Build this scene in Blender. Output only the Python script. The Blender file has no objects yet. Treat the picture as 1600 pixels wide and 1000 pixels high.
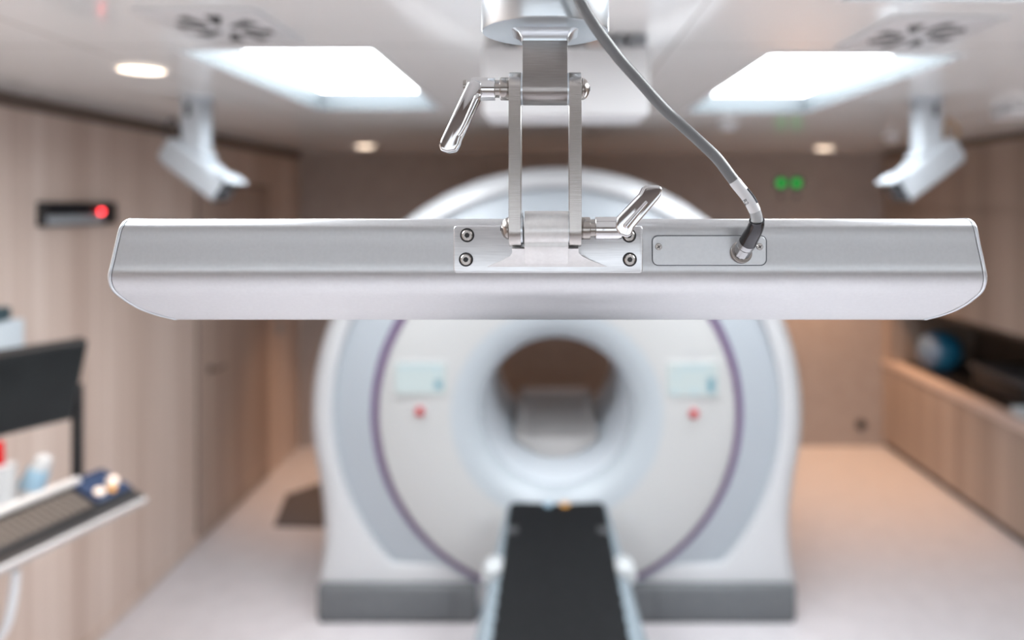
import bpy, bmesh, math, random
from mathutils import Vector, Matrix
random.seed(7)
C = bpy.context.scene.collection
PI = math.pi
F = 1150.0; VX, VY = 858.0, 320.0; EYE = 2.0       # focal length in pixels, vanishing point, eye height


def P(px, py, d):
    return Vector(((px - VX) / F * d, d, EYE - (py - VY) / F * d))


# ------------------------------------------------------------------ materials
def mat(name, col, rough=0.5, metal=0.0, emit=None, strength=0.0, spec=0.5, coat=0.0):
    m = bpy.data.materials.new(name); m.use_nodes = True
    b = m.node_tree.nodes['Principled BSDF']
    b.inputs['Base Color'].default_value = (*col, 1)
    b.inputs['Roughness'].default_value = rough
    b.inputs['Metallic'].default_value = metal
    b.inputs['Specular IOR Level'].default_value = spec
    b.inputs['Coat Weight'].default_value = coat
    if emit:
        b.inputs['Emission Color'].default_value = (*emit, 1)
        b.inputs['Emission Strength'].default_value = strength
    return m


def nodes(m):
    nt = m.node_tree
    return nt, nt.nodes['Principled BSDF']


def noise_mat(name, c1, c2, scale, rough=0.5, metal=0.0, stretch=(1, 1, 1), detail=4, bump=0.0, spec=0.5, lo=0.35, hi=0.65):
    m = mat(name, c1, rough, metal, spec=spec); nt, b = nodes(m)
    tc = nt.nodes.new('ShaderNodeTexCoord'); mp = nt.nodes.new('ShaderNodeMapping'); mp.inputs['Scale'].default_value = stretch
    nz = nt.nodes.new('ShaderNodeTexNoise'); nz.inputs['Scale'].default_value = scale; nz.inputs['Detail'].default_value = detail
    cr = nt.nodes.new('ShaderNodeValToRGB')
    cr.color_ramp.elements[0].position = lo; cr.color_ramp.elements[1].position = hi
    cr.color_ramp.elements[0].color = (*c1, 1); cr.color_ramp.elements[1].color = (*c2, 1)
    nt.links.new(tc.outputs['Object'], mp.inputs['Vector']); nt.links.new(mp.outputs['Vector'], nz.inputs['Vector'])
    nt.links.new(nz.outputs['Fac'], cr.inputs['Fac']); nt.links.new(cr.outputs['Color'], b.inputs['Base Color'])
    if bump:
        bp = nt.nodes.new('ShaderNodeBump'); bp.inputs['Strength'].default_value = bump; bp.inputs['Distance'].default_value = 0.001
        nt.links.new(nz.outputs['Fac'], bp.inputs['Height']); nt.links.new(bp.outputs['Normal'], b.inputs['Normal'])
    return m


def wood(name, c1, c2, c3, rough=0.5):
    m = mat(name, c1, rough, spec=0.35); nt, b = nodes(m)
    tc = nt.nodes.new('ShaderNodeTexCoord')
    out = []
    for sc, det in (((5.0, 5.0, 0.12), 3), ((45, 45, 0.5), 5)):
        mp = nt.nodes.new('ShaderNodeMapping'); mp.inputs['Scale'].default_value = sc
        nz = nt.nodes.new('ShaderNodeTexNoise'); nz.inputs['Scale'].default_value = 1.0; nz.inputs['Detail'].default_value = det
        nt.links.new(tc.outputs['Object'], mp.inputs['Vector']); nt.links.new(mp.outputs['Vector'], nz.inputs['Vector'])
        out.append(nz)
    mx = nt.nodes.new('ShaderNodeMath'); mx.operation = 'MULTIPLY_ADD'; mx.inputs[1].default_value = 0.45
    ad = nt.nodes.new('ShaderNodeMath'); ad.operation = 'MULTIPLY'; ad.inputs[1].default_value = 0.55
    nt.links.new(out[0].outputs['Fac'], ad.inputs[0])
    nt.links.new(out[1].outputs['Fac'], mx.inputs[0]); nt.links.new(ad.outputs[0], mx.inputs[2])
    cr = nt.nodes.new('ShaderNodeValToRGB')
    e = cr.color_ramp.elements
    e[0].position, e[0].color = 0.36, (*c1, 1)
    e[1].position, e[1].color = 0.64, (*c3, 1)
    k = e.new(0.5); k.color = (*c2, 1)
    nt.links.new(mx.outputs[0], cr.inputs['Fac']); nt.links.new(cr.outputs['Color'], b.inputs['Base Color'])
    return m


def ceiling_mat():
    m = mat('ceiling_panel', (0.8, 0.78, 0.75), 0.09, spec=0.5); nt, b = nodes(m)
    tc = nt.nodes.new('ShaderNodeTexCoord'); sp = nt.nodes.new('ShaderNodeSeparateXYZ')
    nt.links.new(tc.outputs['Object'], sp.inputs[0])
    facs = []
    for ax, off, per in (('X', 0.33, 1.6), ('Y', 1.99, 1.55)):
        a = nt.nodes.new('ShaderNodeMath'); a.operation = 'SUBTRACT'; a.inputs[1].default_value = off
        d = nt.nodes.new('ShaderNodeMath'); d.operation = 'DIVIDE'; d.inputs[1].default_value = per
        f = nt.nodes.new('ShaderNodeMath'); f.operation = 'FRACT'
        l = nt.nodes.new('ShaderNodeMath'); l.operation = 'LESS_THAN'; l.inputs[1].default_value = 0.004
        nt.links.new(sp.outputs[ax], a.inputs[0]); nt.links.new(a.outputs[0], d.inputs[0])
        nt.links.new(d.outputs[0], f.inputs[0]); nt.links.new(f.outputs[0], l.inputs[0]); facs.append(l)
    mx = nt.nodes.new('ShaderNodeMath'); mx.operation = 'MAXIMUM'
    nt.links.new(facs[0].outputs[0], mx.inputs[0]); nt.links.new(facs[1].outputs[0], mx.inputs[1])
    mix = nt.nodes.new('ShaderNodeMix'); mix.data_type = 'RGBA'
    mix.inputs['A'].default_value = (0.89, 0.90, 0.89, 1); mix.inputs['B'].default_value = (0.45, 0.43, 0.41, 1)
    nt.links.new(mx.outputs[0], mix.inputs['Factor']); nt.links.new(mix.outputs['Result'], b.inputs['Base Color'])
    return m


M = {}
M['ceiling'] = ceiling_mat()
M['floor'] = noise_mat('floor_vinyl', (0.56, 0.535, 0.555), (0.60, 0.575, 0.595), 9, 0.36, detail=6)
M['wood_wall'] = wood('wall_oak_veneer', (0.48, 0.37, 0.31), (0.595, 0.48, 0.415), (0.68, 0.57, 0.505), 0.45)
M['wood_door'] = wood('door_oak_veneer', (0.34, 0.255, 0.21), (0.42, 0.325, 0.275), (0.49, 0.395, 0.34), 0.45)
M['wood_cab'] = wood('cabinet_oak_veneer', (0.30, 0.235, 0.195), (0.37, 0.295, 0.25), (0.45, 0.365, 0.315), 0.45)
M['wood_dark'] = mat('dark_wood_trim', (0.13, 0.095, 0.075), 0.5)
M['brown_wall'] = noise_mat('brown_wall_laminate', (0.37, 0.315, 0.285), (0.40, 0.345, 0.315), 14, 0.55, detail=3)
M['grey_wall'] = noise_mat('pale_grey_paint', (0.72, 0.72, 0.725), (0.75, 0.75, 0.755), 6, 0.7)
M['white'] = mat('white_enamel', (0.68, 0.69, 0.70), 0.35)
M['white_shell'] = mat('scanner_white_shell', (0.465, 0.475, 0.49), 0.3)
M['white_face'] = mat('scanner_white_face', (0.41, 0.415, 0.415), 0.35)
M['blue_band'] = mat('scanner_blue_grey_band', (0.345, 0.38, 0.415), 0.35)
M['funnel'] = mat('bore_blue_white', (0.36, 0.395, 0.425), 0.35)
M['bore'] = mat('bore_tunnel_grey', (0.62, 0.66, 0.70), 0.4)
M['cradle'] = mat('cradle_grey', (0.42, 0.40, 0.39), 0.45)
M['handle_white'] = mat('handle_white', (0.34, 0.355, 0.365), 0.4)
M['purple'] = mat('purple_ring', (0.13, 0.075, 0.165), 0.3)
M['foot_grey'] = noise_mat('slate_grey_plastic', (0.10, 0.108, 0.116), (0.115, 0.123, 0.131), 30, 0.45)
M['foot_dark'] = mat('dark_grey_rubber', (0.07, 0.075, 0.08), 0.6)
M['alu'] = noise_mat('anodised_aluminium', (0.54, 0.55, 0.565), (0.56, 0.57, 0.585), 420, 0.35, 0.92, detail=2, bump=0.02)
M['alu_cap'] = mat('aluminium_end_cap', (0.66, 0.70, 0.74), 0.3, 0.7)
M['alu_plate'] = noise_mat('brushed_aluminium_plate', (0.66, 0.67, 0.69), (0.74, 0.75, 0.77), 60, 0.30, 1.0, (1, 1, 25), 3)
M['alu_arm'] = noise_mat('brushed_grey_arm', (0.48, 0.46, 0.445), (0.53, 0.51, 0.495), 70, 0.27, 1.0, (1, 1, 30), 3, bump=0.05)
M['alu_post'] = noise_mat('machined_grey_post', (0.33, 0.31, 0.30), (0.365, 0.345, 0.335), 70, 0.28, 1.0, (1, 1, 30), 3, bump=0.05)
M['alu_bright'] = noise_mat('bead_blasted_aluminium', (0.72, 0.72, 0.72), (0.76, 0.76, 0.76), 300, 0.38, 0.55, detail=2)
M['alu_disc'] = mat('satin_aluminium_disc', (0.66, 0.71, 0.75), 0.28, 0.9)
M['chrome'] = mat('polished_chrome', (0.66, 0.66, 0.67), 0.06, 1.0)
M['steel'] = mat('stainless_steel', (0.38, 0.355, 0.335), 0.22, 1.0)
M['dark_metal'] = mat('dark_gunmetal', (0.075, 0.075, 0.08), 0.13, 1.0)
M['black'] = mat('matt_black_plastic', (0.012, 0.012, 0.013), 0.4)
M['gap'] = mat('dark_gap', (0.03, 0.03, 0.032), 0.7)
M['groove'] = mat('grey_groove_line', (0.10, 0.11, 0.125), 0.6)
M['cable'] = mat('grey_cable_jacket', (0.14, 0.145, 0.15), 0.33)
M['sleeve'] = mat('pale_cable_label', (0.62, 0.63, 0.65), 0.3)
M['sheen_cable'] = mat('cable_sheen_grey', (0.36, 0.37, 0.38), 0.2)  # cable jacket made paler to paint in reflected light
M['plug_grey'] = mat('plug_grey_metal', (0.42, 0.43, 0.44), 0.25, 1.0)
M['ink'] = mat('dark_ink', (0.03, 0.035, 0.045), 0.6)
M['mattress'] = noise_mat('black_vinyl_mattress', (0.006, 0.0065, 0.007), (0.009, 0.0095, 0.0105), 40, 0.6, spec=0.12)
M['grommet'] = mat('grey_grommet', (0.16, 0.20, 0.23), 0.35)
M['rail'] = mat('blue_white_rail', (0.165, 0.20, 0.225), 0.35)
M['screen_l'] = mat('lit_screen', (0.05, 0.06, 0.06), 0.3, emit=(0.66, 0.76, 0.78), strength=0.33)
M['screen_bar'] = mat('lit_screen_bar', (0.05, 0.06, 0.06), 0.3, emit=(0.50, 0.66, 0.74), strength=0.37)
M['screen_b'] = mat('lit_screen_blue', (0.05, 0.06, 0.06), 0.3, emit=(0.09, 0.30, 0.40), strength=0.36)
M['red'] = mat('red_button', (0.42, 0.006, 0.01), 0.45, spec=0.2)
M['grey_mark'] = mat('grey_plug', (0.42, 0.43, 0.44), 0.5)
M['led_red'] = mat('red_led', (0.3, 0.0, 0.0), 0.3, emit=(1.0, 0.045, 0.055), strength=4.0)
M['led_green'] = mat('green_led', (0.0, 0.06, 0.015), 0.3, emit=(0.0, 0.40, 0.05), strength=0.62)
M['light'] = mat('lit_diffuser', (0.9, 0.9, 0.9), 0.4, emit=(0.94, 0.985, 1.02), strength=7.0)
M['light_near'] = mat('lit_diffuser_near', (0.9, 0.9, 0.9), 0.4, emit=(0.94, 0.985, 1.02), strength=7.0)
M['recess'] = mat('grey_recess_wall', (0.10, 0.115, 0.125), 0.5)
M['warm'] = mat('lit_downlight', (0.9, 0.8, 0.7), 0.4, emit=(1.0, 0.80, 0.62), strength=2.2)
M['fill_glow'] = mat('frosted_fill_pane', (0.7, 0.75, 0.8), 0.4, emit=(0.92, 0.97, 1.0), strength=0.39)  # glow of the added panel behind the camera
M['bulkhead'] = mat('brown_bulkhead', (0.26, 0.225, 0.205), 0.5)
M['blue'] = mat('deep_blue_plastic', (0.012, 0.13, 0.24), 0.4)
M['blue_pale'] = mat('pale_blue_plastic', (0.14, 0.22, 0.34), 0.4)
M['counter'] = mat('dark_counter_laminate', (0.022, 0.019, 0.017), 0.3)
M['counter_lip'] = mat('pale_wood_lip', (0.62, 0.51, 0.46), 0.4)
M['mid_grey'] = mat('mid_grey_plastic', (0.28, 0.30, 0.32), 0.45)
M['dark_grey'] = mat('dark_grey_plastic', (0.06, 0.06, 0.065), 0.45)
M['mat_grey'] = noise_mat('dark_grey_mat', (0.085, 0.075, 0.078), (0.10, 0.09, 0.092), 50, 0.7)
M['monitor'] = noise_mat('black_screen_glass', (0.010, 0.012, 0.013), (0.014, 0.017, 0.018), 8, 0.35, spec=0.3)
M['key'] = mat('grey_brown_keys', (0.085, 0.07, 0.06), 0.5)
M['shelf_white'] = mat('off_white_laminate', (0.44, 0.42, 0.41), 0.45)
M['paper'] = mat('white_card', (0.42, 0.40, 0.385), 0.6)
M['pale_box'] = mat('pale_blue_grey_box', (0.56, 0.62, 0.66), 0.5)
M['teal'] = mat('dark_teal_plastic', (0.04, 0.075, 0.09), 0.4)
M['bottle'] = mat('white_bottle_plastic', (0.42, 0.42, 0.42), 0.35)
M['label_blue'] = mat('light_blue_label', (0.24, 0.36, 0.45), 0.5)
M['navy'] = mat('navy_plastic', (0.02, 0.035, 0.075), 0.25)
M['amber'] = mat('amber_plastic', (0.55, 0.25, 0.03), 0.35)
M['ball'] = mat('highlight_pale', (0.75, 0.62, 0.52), 0.12)  # bright highlights of trackball and knob put into a pale colour
M['lens'] = mat('black_lens', (0.01, 0.012, 0.016), 0.08)
M['cam_white'] = mat('camera_white_housing', (0.47, 0.515, 0.555), 0.35)
M['tan_wire'] = mat('tan_wire', (0.40, 0.25, 0.10), 0.5)


# ------------------------------------------------------------------ object helpers
def obj(name, bm, m, parent=None, bevel=0.0, seg=3, smooth=35.0, level=1):
    bmesh.ops.recalc_face_normals(bm, faces=bm.faces[:])
    if bevel:
        ed = [e for e in bm.edges if len(e.link_faces) == 2 and e.calc_face_angle(0) > math.radians(40)]
        bmesh.ops.bevel(bm, geom=ed, offset=bevel, segments=seg, profile=0.5, affect='EDGES', clamp_overlap=True)
    a = math.radians(smooth)
    for f in bm.faces: f.smooth = True
    for e in bm.edges:
        if len(e.link_faces) == 2 and e.calc_face_angle(0) > a: e.smooth = False
    me = bpy.data.meshes.new(name); bm.to_mesh(me); bm.free()
    me.materials.append(m if not isinstance(m, str) else M[m])
    o = bpy.data.objects.new(name, me); C.objects.link(o)
    if parent is not None:
        o.parent = parent
        if parent.type == 'EMPTY' and parent.parent is None: o.location = -parent.location
    return o


def tag(o, label, cat, group=None, kind=None):
    o['label'] = label; o['category'] = cat
    if group: o['group'] = group
    if kind: o['kind'] = kind
    return o


def thing(name, label, cat, loc=(0, 0, 0), group=None):
    o = bpy.data.objects.new(name, None); o.empty_display_size = 0.05; C.objects.link(o); o.location = loc
    return tag(o, label, cat, group)


def struct(name, bm, m, label, cat, parent=None, **k):
    o = obj(name, bm, m, parent, **k)
    o['kind'] = 'structure'
    if parent is None: tag(o, label, cat)
    return o


def dup(root, delta, label, group=None):
    r = root.copy(); C.objects.link(r); r.location = root.location + Vector(delta); r['label'] = label
    if group: r['group'] = group
    for ch in list(root.children):
        c = ch.copy(); C.objects.link(c); c.parent = r
        for g in ch.children:
            d = g.copy(); C.objects.link(d); d.parent = c
    return r


def new(): return bmesh.new()


def box(bm, lo, hi):
    lo, hi = Vector(lo), Vector(hi)
    vs = [bm.verts.new((x, y, z)) for x in (lo.x, hi.x) for y in (lo.y, hi.y) for z in (lo.z, hi.z)]
    for q in ((0, 1, 3, 2), (4, 6, 7, 5), (0, 4, 5, 1), (2, 3, 7, 6), (0, 2, 6, 4), (1, 5, 7, 3)):
        bm.faces.new([vs[i] for i in q])
    return bm


def obox(bm, c, ax, ay, az):
    """box about c with half-axis vectors"""
    c, ax, ay, az = map(Vector, (c, ax, ay, az))
    vs = [bm.verts.new(c + sx * ax + sy * ay + sz * az) for sx in (-1, 1) for sy in (-1, 1) for sz in (-1, 1)]
    for q in ((0, 1, 3, 2), (4, 6, 7, 5), (0, 4, 5, 1), (2, 3, 7, 6), (0, 2, 6, 4), (1, 5, 7, 3)):
        bm.faces.new([vs[i] for i in q])
    return bm


def frame_of(d):
    d = d.normalized(); up = Vector((0, 0, 1)) if abs(d.z) < 0.9 else Vector((0, 1, 0))
    a = d.cross(up).normalized(); return a, d.cross(a).normalized()


def rings(bm, rs, close=True, caps=True):
    """loft a list of equally long vertex loops"""
    L = [[bm.verts.new(p) for p in r] for r in rs]
    n = len(L[0])
    for a, b in zip(L, L[1:]):
        for i in range(n if close else n - 1):
            j = (i + 1) % n
            bm.faces.new((a[i], a[j], b[j], b[i]))
    if caps:
        bm.faces.new(L[0][::-1]); bm.faces.new(L[-1])
    return L


def cyl(bm, p0, p1, r0, r1=None, n=32, stops=None):
    p0, p1 = Vector(p0), Vector(p1); r1 = r0 if r1 is None else r1
    a, b = frame_of(p1 - p0)
    rs = []
    for t, r in (stops or ((0, r0), (1, r1))):
        c = p0.lerp(p1, t)
        rs.append([c + r * (math.cos(2 * PI * i / n) * a + math.sin(2 * PI * i / n) * b) for i in range(n)])
    rings(bm, rs)
    return bm


def catmull(pts, n):
    pts = [Vector(p) for p in pts]; out = []
    for i in range(len(pts) - 1):
        p0, p1, p2, p3 = pts[max(i - 1, 0)], pts[i], pts[i + 1], pts[min(i + 2, len(pts) - 1)]
        for k in range(n):
            t = k / n
            out.append(0.5 * ((2 * p1) + (p2 - p0) * t + (2 * p0 - 5 * p1 + 4 * p2 - p3) * t * t + (3 * p1 - p0 - 3 * p2 + p3) * t ** 3))
    out.append(pts[-1]); return out


def tube(bm, pts, r, n=16):
    pts = [Vector(p) for p in pts]
    rr = r if callable(r) else (lambda t: r)
    rs = []; a = None
    for i, p in enumerate(pts):
        d = (pts[min(i + 1, len(pts) - 1)] - pts[max(i - 1, 0)]).normalized()
        if a is None: a, _ = frame_of(d)
        a = (a - d * a.dot(d)).normalized(); b = d.cross(a)
        q = rr(i / (len(pts) - 1))
        rs.append([p + q * (math.cos(2 * PI * k / n) * a + math.sin(2 * PI * k / n) * b) for k in range(n)])
    rings(bm, rs); return bm


def prism(bm, pts, ext):
    ext = Vector(ext)
    rings(bm, [[Vector(p) for p in pts], [Vector(p) + ext for p in pts]]); return bm


def ngon(c, r, n=48, axis='Y', ph=0.0):
    c = Vector(c)
    if axis == 'Y': return [c + Vector((r * math.cos(ph + 2 * PI * i / n), 0, r * math.sin(ph + 2 * PI * i / n))) for i in range(n)]
    if axis == 'X': return [c + Vector((0, r * math.cos(ph + 2 * PI * i / n), r * math.sin(ph + 2 * PI * i / n))) for i in range(n)]
    return [c + Vector((r * math.cos(ph + 2 * PI * i / n), r * math.sin(ph + 2 * PI * i / n), 0)) for i in range(n)]


def rrect(x0, x1, z0, z1, r, n=6):
    o = []
    for cx, cz, a in ((x1 - r, z1 - r, 0), (x0 + r, z1 - r, 90), (x0 + r, z0 + r, 180), (x1 - r, z0 + r, 270)):
        for k in range(n + 1):
            t = math.radians(a + 90 * k / n); o.append((cx + r * math.cos(t), cz + r * math.sin(t)))
    return o


def ball(bm, c, r, seg=24, sz=1.0):
    bmesh.ops.create_uvsphere(bm, u_segments=seg, v_segments=seg // 2, radius=r, matrix=Matrix.Translation(Vector(c)) @ Matrix.Diagonal((1, 1, sz, 1)))
    return bm


# ------------------------------------------------------------------ room
XL, XR, YB, YF, CZ = -2.074, 2.762, 6.10, -1.70, 2.43
RCX = 3.45                                              # back of the niche above the right counter
struct('floor', box(new(), (XL - .1, YF - .1, -.1), (RCX + .1, YB + .1, 0)), 'floor', 'pale lilac grey vinyl floor of the scanner room', 'floor')

holes = [(-1.02, -0.49, 2.03, 3.27), (0.63, 1.18, 2.10, 3.38), (0.60, 2.05, 0.26, 1.52), (-1.75, -0.45, 0.30, 1.40)]
xs = sorted({XL - .1, RCX + .1, *[v for h in holes for v in h[:2]]})
ys = sorted({YF - .1, YB + .1, *[v for h in holes for v in h[2:]]})
bm = new()
vv = {(i, j): bm.verts.new((x, y, CZ)) for i, x in enumerate(xs) for j, y in enumerate(ys)}
for i in range(len(xs) - 1):
    for j in range(len(ys) - 1):
        cx, cy = (xs[i] + xs[i + 1]) / 2, (ys[j] + ys[j + 1]) / 2
        if any(h[0] < cx < h[1] and h[2] < cy < h[3] for h in holes): continue
        bm.faces.new((vv[i, j], vv[i, j + 1], vv[i + 1, j + 1], vv[i + 1, j]))
for v in [v for v in bm.verts if not v.link_faces]: bm.verts.remove(v)
struct('ceiling', bm, 'ceiling', 'glossy off-white panelled ceiling with recessed lights', 'ceiling')

struct('wall_left', box(new(), (XL - .1, YF, 0), (XL, YB, CZ)), 'wood_wall', 'left wall clad in vertical grained oak veneer', 'wall')
struct('wall_back', box(new(), (XL - .1, YB, 0), (RCX + .1, YB + .1, CZ)), 'brown_wall', 'plain brown wall behind the scanner', 'wall')
struct('wall_right', box(new(), (RCX, YF, 0), (RCX + .1, YB, CZ)), 'wood_dark', 'dark right wall at the back of the counter niche', 'wall')
# front wall behind the viewer
struct('wall_front', box(new(), (XL - .1, YF - .1, 0), (RCX + .1, YF, 1.98)), 'bulkhead', 'brown wall facing the scanner', 'wall')
bm = new()
for x in (-1.95, 0.35, 2.60): box(bm, (x, YF, 1.12), (x + .06, YF + .03, 1.97))
box(bm, (-1.95, YF, 1.12), (2.66, YF + .029, 1.17)); box(bm, (-1.95, YF, 1.92), (2.66, YF + .029, 1.97))
w_ = struct('fill_panel_1', bm, 'white', 'wide added frosted fill light panel facing the scanner', 'fill panel')  # added unseen glowing panel, brightens the bar and ceiling from behind the camera
obj('fill_pane', box(new(), (-1.93, YF, 1.14), (2.64, YF + .012, 1.95)), 'fill_glow', w_)
struct('trim_5', box(new(), (XL - .1, YF - .1, 1.98), (RCX + .1, YF + .01, CZ)), 'bulkhead', 'brown bulkhead over the front wall', 'trim')
# left wall details
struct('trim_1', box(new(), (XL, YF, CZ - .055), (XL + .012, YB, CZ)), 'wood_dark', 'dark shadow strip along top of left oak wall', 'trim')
struct('baseboard_left', box(new(), (XL, YF, 0), (XL + .012, 4.33, .055)), 'wood_wall', 'oak skirting along foot of left wall', 'baseboard', bevel=.002)
bm = new(); box(bm, (XL, 4.34, .012), (XL + .014, 5.42, 2.12))
d = struct('door_1', bm, 'wood_door', 'flush oak door at far end of left wall', 'door', bevel=.002)
bm = new(); box(bm, (XL, 4.325, 0), (XL + .006, 4.34, 2.135)); box(bm, (XL, 5.42, 0), (XL + .006, 5.435, 2.135)); box(bm, (XL, 4.325, 2.12), (XL + .006, 5.435, 2.135))
obj('door_gap', bm, 'wood_dark', d)
bm = new(); box(bm, (XL + .014, 4.39, .02), (XL + .020, 5.40, .10)); obj('kick_strip', bm, 'wood_cab', d)
bm = new(); cyl(bm, (XL + .014, 4.47, 1.0), (XL + .02, 4.47, 1.0), .026); cyl(bm, (XL + .02, 4.47, 1.0), (XL + .055, 4.47, 1.0), .009)
tube(bm, [(XL + .055, 4.46, 1.0), (XL + .057, 4.52, 1.0), (XL + .055, 4.58, 1.0)], .008); obj('door_handle', bm, 'steel', d)
sw = thing('light_switch', 'small pale switch plate beside door at far end of oak wall', 'switch', (XL, 5.66, 1.05))
obj('switch_plate', box(new(), (XL, 5.61, 1.01), (XL + .01, 5.70, 1.09)), 'mid_grey', sw, bevel=.003)
obj('rocker', box(new(), (XL + .01, 5.63, 1.025), (XL + .014, 5.68, 1.075)), 'grey_mark', sw, bevel=.001)

# right side: cabinets over and under a counter niche
bm = new(); box(bm, (XR, YF, 1.232), (RCX, YB, 1.962)); box(bm, (XR, YF, 1.975), (RCX, YB, 2.385)); box(bm, (XR + .012, YF, 1.96), (RCX, YB, 1.977))
uc = obj('wall_cabinet', bm, 'wood_cab'); tag(uc, 'long brown oak wall cabinet above the right counter niche', 'cabinet')
bm = new(); box(bm, (XR, YF, .055), (RCX, YB, .675))
bc = obj('base_cabinet', bm, 'wood_cab'); tag(bc, 'long oak fronted base cabinet under the right counter', 'cabinet')
obj('plinth', box(new(), (XR + .03, YF, 0), (RCX, YB, .055)), 'gap', bc)
bm = new(); box(bm, (XR, YF, 2.385), (RCX, YB, CZ))
struct('trim_2', bm, 'wood_dark', 'dark filler strip between right cabinet and ceiling', 'trim')
ct = obj('countertop', box(new(), (XR + .10, YF, .675), (RCX, YB - .13, .724)), 'counter'); tag(ct, 'dark countertop with pale wooden lip along right wall', 'countertop')
obj('edge_lip', box(new(), (XR - .012, YF, .675), (XR + .10, YB - .0, .724)), 'counter_lip', ct, bevel=.004)
bm = new(); box(bm, (XR, YB - .13, .724), (RCX, YB, 1.232))
struct('trim_3', bm, 'wood_cab', 'oak end panel closing far end of counter niche', 'trim')
bm = new(); box(bm, (XR + .012, YF, 1.195), (RCX, YB - .13, 1.231))
struct('trim_4', bm, 'counter', 'black underside board over the counter niche', 'trim')

# things on the right counter
bx, by = 3.0, 5.65
bl = thing('helmet', 'round blue plastic helmet with paler side on right counter', 'helmet', (bx, by, .725))
bm = new(); ball(bm, (bx, by, .725 + .152), .158, 32, .96); obj('shell', bm, 'blue', bl)
bm = new()
rs = []
for k in range(10):
    t = k / 9 * 0.95
    r = .160 * math.sin(t) + .0005
    a = Vector((-.90, -.12, .12)).normalized(); u, v = frame_of(a)
    c = Vector((bx, by, .725 + .152)) + a * .160 * math.cos(t)
    rs.append([c + r * (math.cos(2 * PI * i / 32) * u + math.sin(2 * PI * i / 32) * v) for i in range(32)])
rings(bm, rs); obj('side_pad', bm, 'blue_pale', bl)
bm = new(); cyl(bm, (bx, by, .725), (bx, by, .742), .075, .06); obj('base', bm, 'navy', bl)
eq = thing('equipment_case', 'low black equipment case with grey lid edge near end of right counter', 'case', (3.12, 4.85, .725))
obj('body', box(new(), (2.95, 4.57, .725), (3.40, 5.13, .862)), 'black', eq, bevel=.015)
obj('lid', box(new(), (2.93, 4.55, .862), (3.42, 5.15, .90)), 'dark_grey', eq, bevel=.012)
dk = thing('document_tray', 'shallow pale grey tray lying in front of black case on right counter', 'tray', (2.99, 4.36, .722))
bm = new(); box(bm, (2.83, 4.20, .725), (3.15, 4.52, .734)); obj('base', bm, 'pale_box', dk, bevel=.003)
bm = new(); box(bm, (2.83, 4.20, .734), (2.84, 4.52, .765)); box(bm, (3.14, 4.20, .734), (3.15, 4.52, .765)); box(bm, (2.84, 4.51, .734), (3.14, 4.52, .765)); box(bm, (2.84, 4.20, .734), (3.14, 4.21, .765))
obj('rim', bm, 'pale_box', dk)

# back wall: green indicator lamps, socket
for k, x in enumerate((1.921, 2.049)):
    t = thing('wall_lamp', ('left' if k == 0 else 'right') + ' one of two round green lamps glowing on brown back wall', 'lamp', (x, YB, 2.18), 'green lamps on the back wall')
    bm = new(); cyl(bm, (x, YB, 2.18), (x, YB - .008, 2.18), .052); obj('bezel', bm, 'black', t, bevel=.002)
    bm = new(); cyl(bm, (x, YB - .008, 2.18), (x, YB - .018, 2.18), .034, .028); obj('lens', bm, 'led_green', t)
    bm = new(); box(bm, (x - .018, YB - .004, 2.055), (x + .018, YB, 2.095)); obj('name_plate', bm, 'dark_grey', t)
so = thing('wall_socket', 'small dark round socket low on back wall near right counter', 'socket', (2.583, YB, .18))
bm = new(); cyl(bm, (2.583, YB, .18), (2.583, YB - .012, .18), .042); obj('plate', bm, 'dark_grey', so, bevel=.002)
bm = new(); cyl(bm, (2.583, YB - .012, .18), (2.583, YB - .0135, .18), .024); obj('socket_hole', bm, 'black', so)

# floor mat left of the scanner
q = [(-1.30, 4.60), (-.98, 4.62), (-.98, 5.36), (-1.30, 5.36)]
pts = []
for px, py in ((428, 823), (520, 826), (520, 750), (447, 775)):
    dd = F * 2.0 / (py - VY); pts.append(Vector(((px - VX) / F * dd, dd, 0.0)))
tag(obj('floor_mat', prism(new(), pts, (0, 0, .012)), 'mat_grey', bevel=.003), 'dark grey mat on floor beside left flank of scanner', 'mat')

# ------------------------------------------------------------------ ceiling fittings
def ceiling_light(h, label, dm):
    x0, x1, y0, y1 = h; t = thing('ceiling_light', label, 'light', ((x0 + x1) / 2, (y0 + y1) / 2, CZ), 'recessed square ceiling lights')
    top = CZ + .075; bm = new(); e = .012
    # lip on the ceiling, sloping inner walls
    R0 = [(x0 - e, y0 - e), (x1 + e, y0 - e), (x1 + e, y1 + e), (x0 - e, y1 + e)]
    R1 = [(x0, y0), (x1, y0), (x1, y1), (x0, y1)]
    s = .022; R2 = [(x0 + s, y0 + s), (x1 - s, y0 + s), (x1 - s, y1 - s), (x0 + s, y1 - s)]
    rings(bm, [[Vector((*p, CZ - .001)) for p in R0], [Vector((*p, CZ - .006)) for p in R0], [Vector((*p, CZ - .006)) for p in R1], [Vector((*p, CZ - .0058)) for p in R1]], caps=False)
    obj('frame', bm, 'white', t)
    bm = new()
    rings(bm, [[Vector((*p, CZ - .0058)) for p in R1], [Vector((*p, top)) for p in R2], [Vector((*p, top + .02)) for p in R2]], caps=False)
    bm.faces.new([bm.verts.new((*p, top + .02)) for p in R2])
    obj('recess_wall', bm, 'recess', t)
    bm = new(); box(bm, (x0 + s, y0 + s, top - .004), (x1 - s, y1 - s, top)); obj('diffuser', bm, dm, t)
    return t


for h, l in zip(holes, ('recessed bright ceiling light above left side of scanner', 'recessed bright ceiling light right of the green lamps and grey cable', 'large recessed ceiling light at top right edge, nearest the viewer',
                        'added unseen ceiling light over the viewer on left')):  # the last one is added out of view to brighten ceiling and walls
    ceiling_light(h, l, 'light' if h[2] > 2 else 'light_near')


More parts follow.
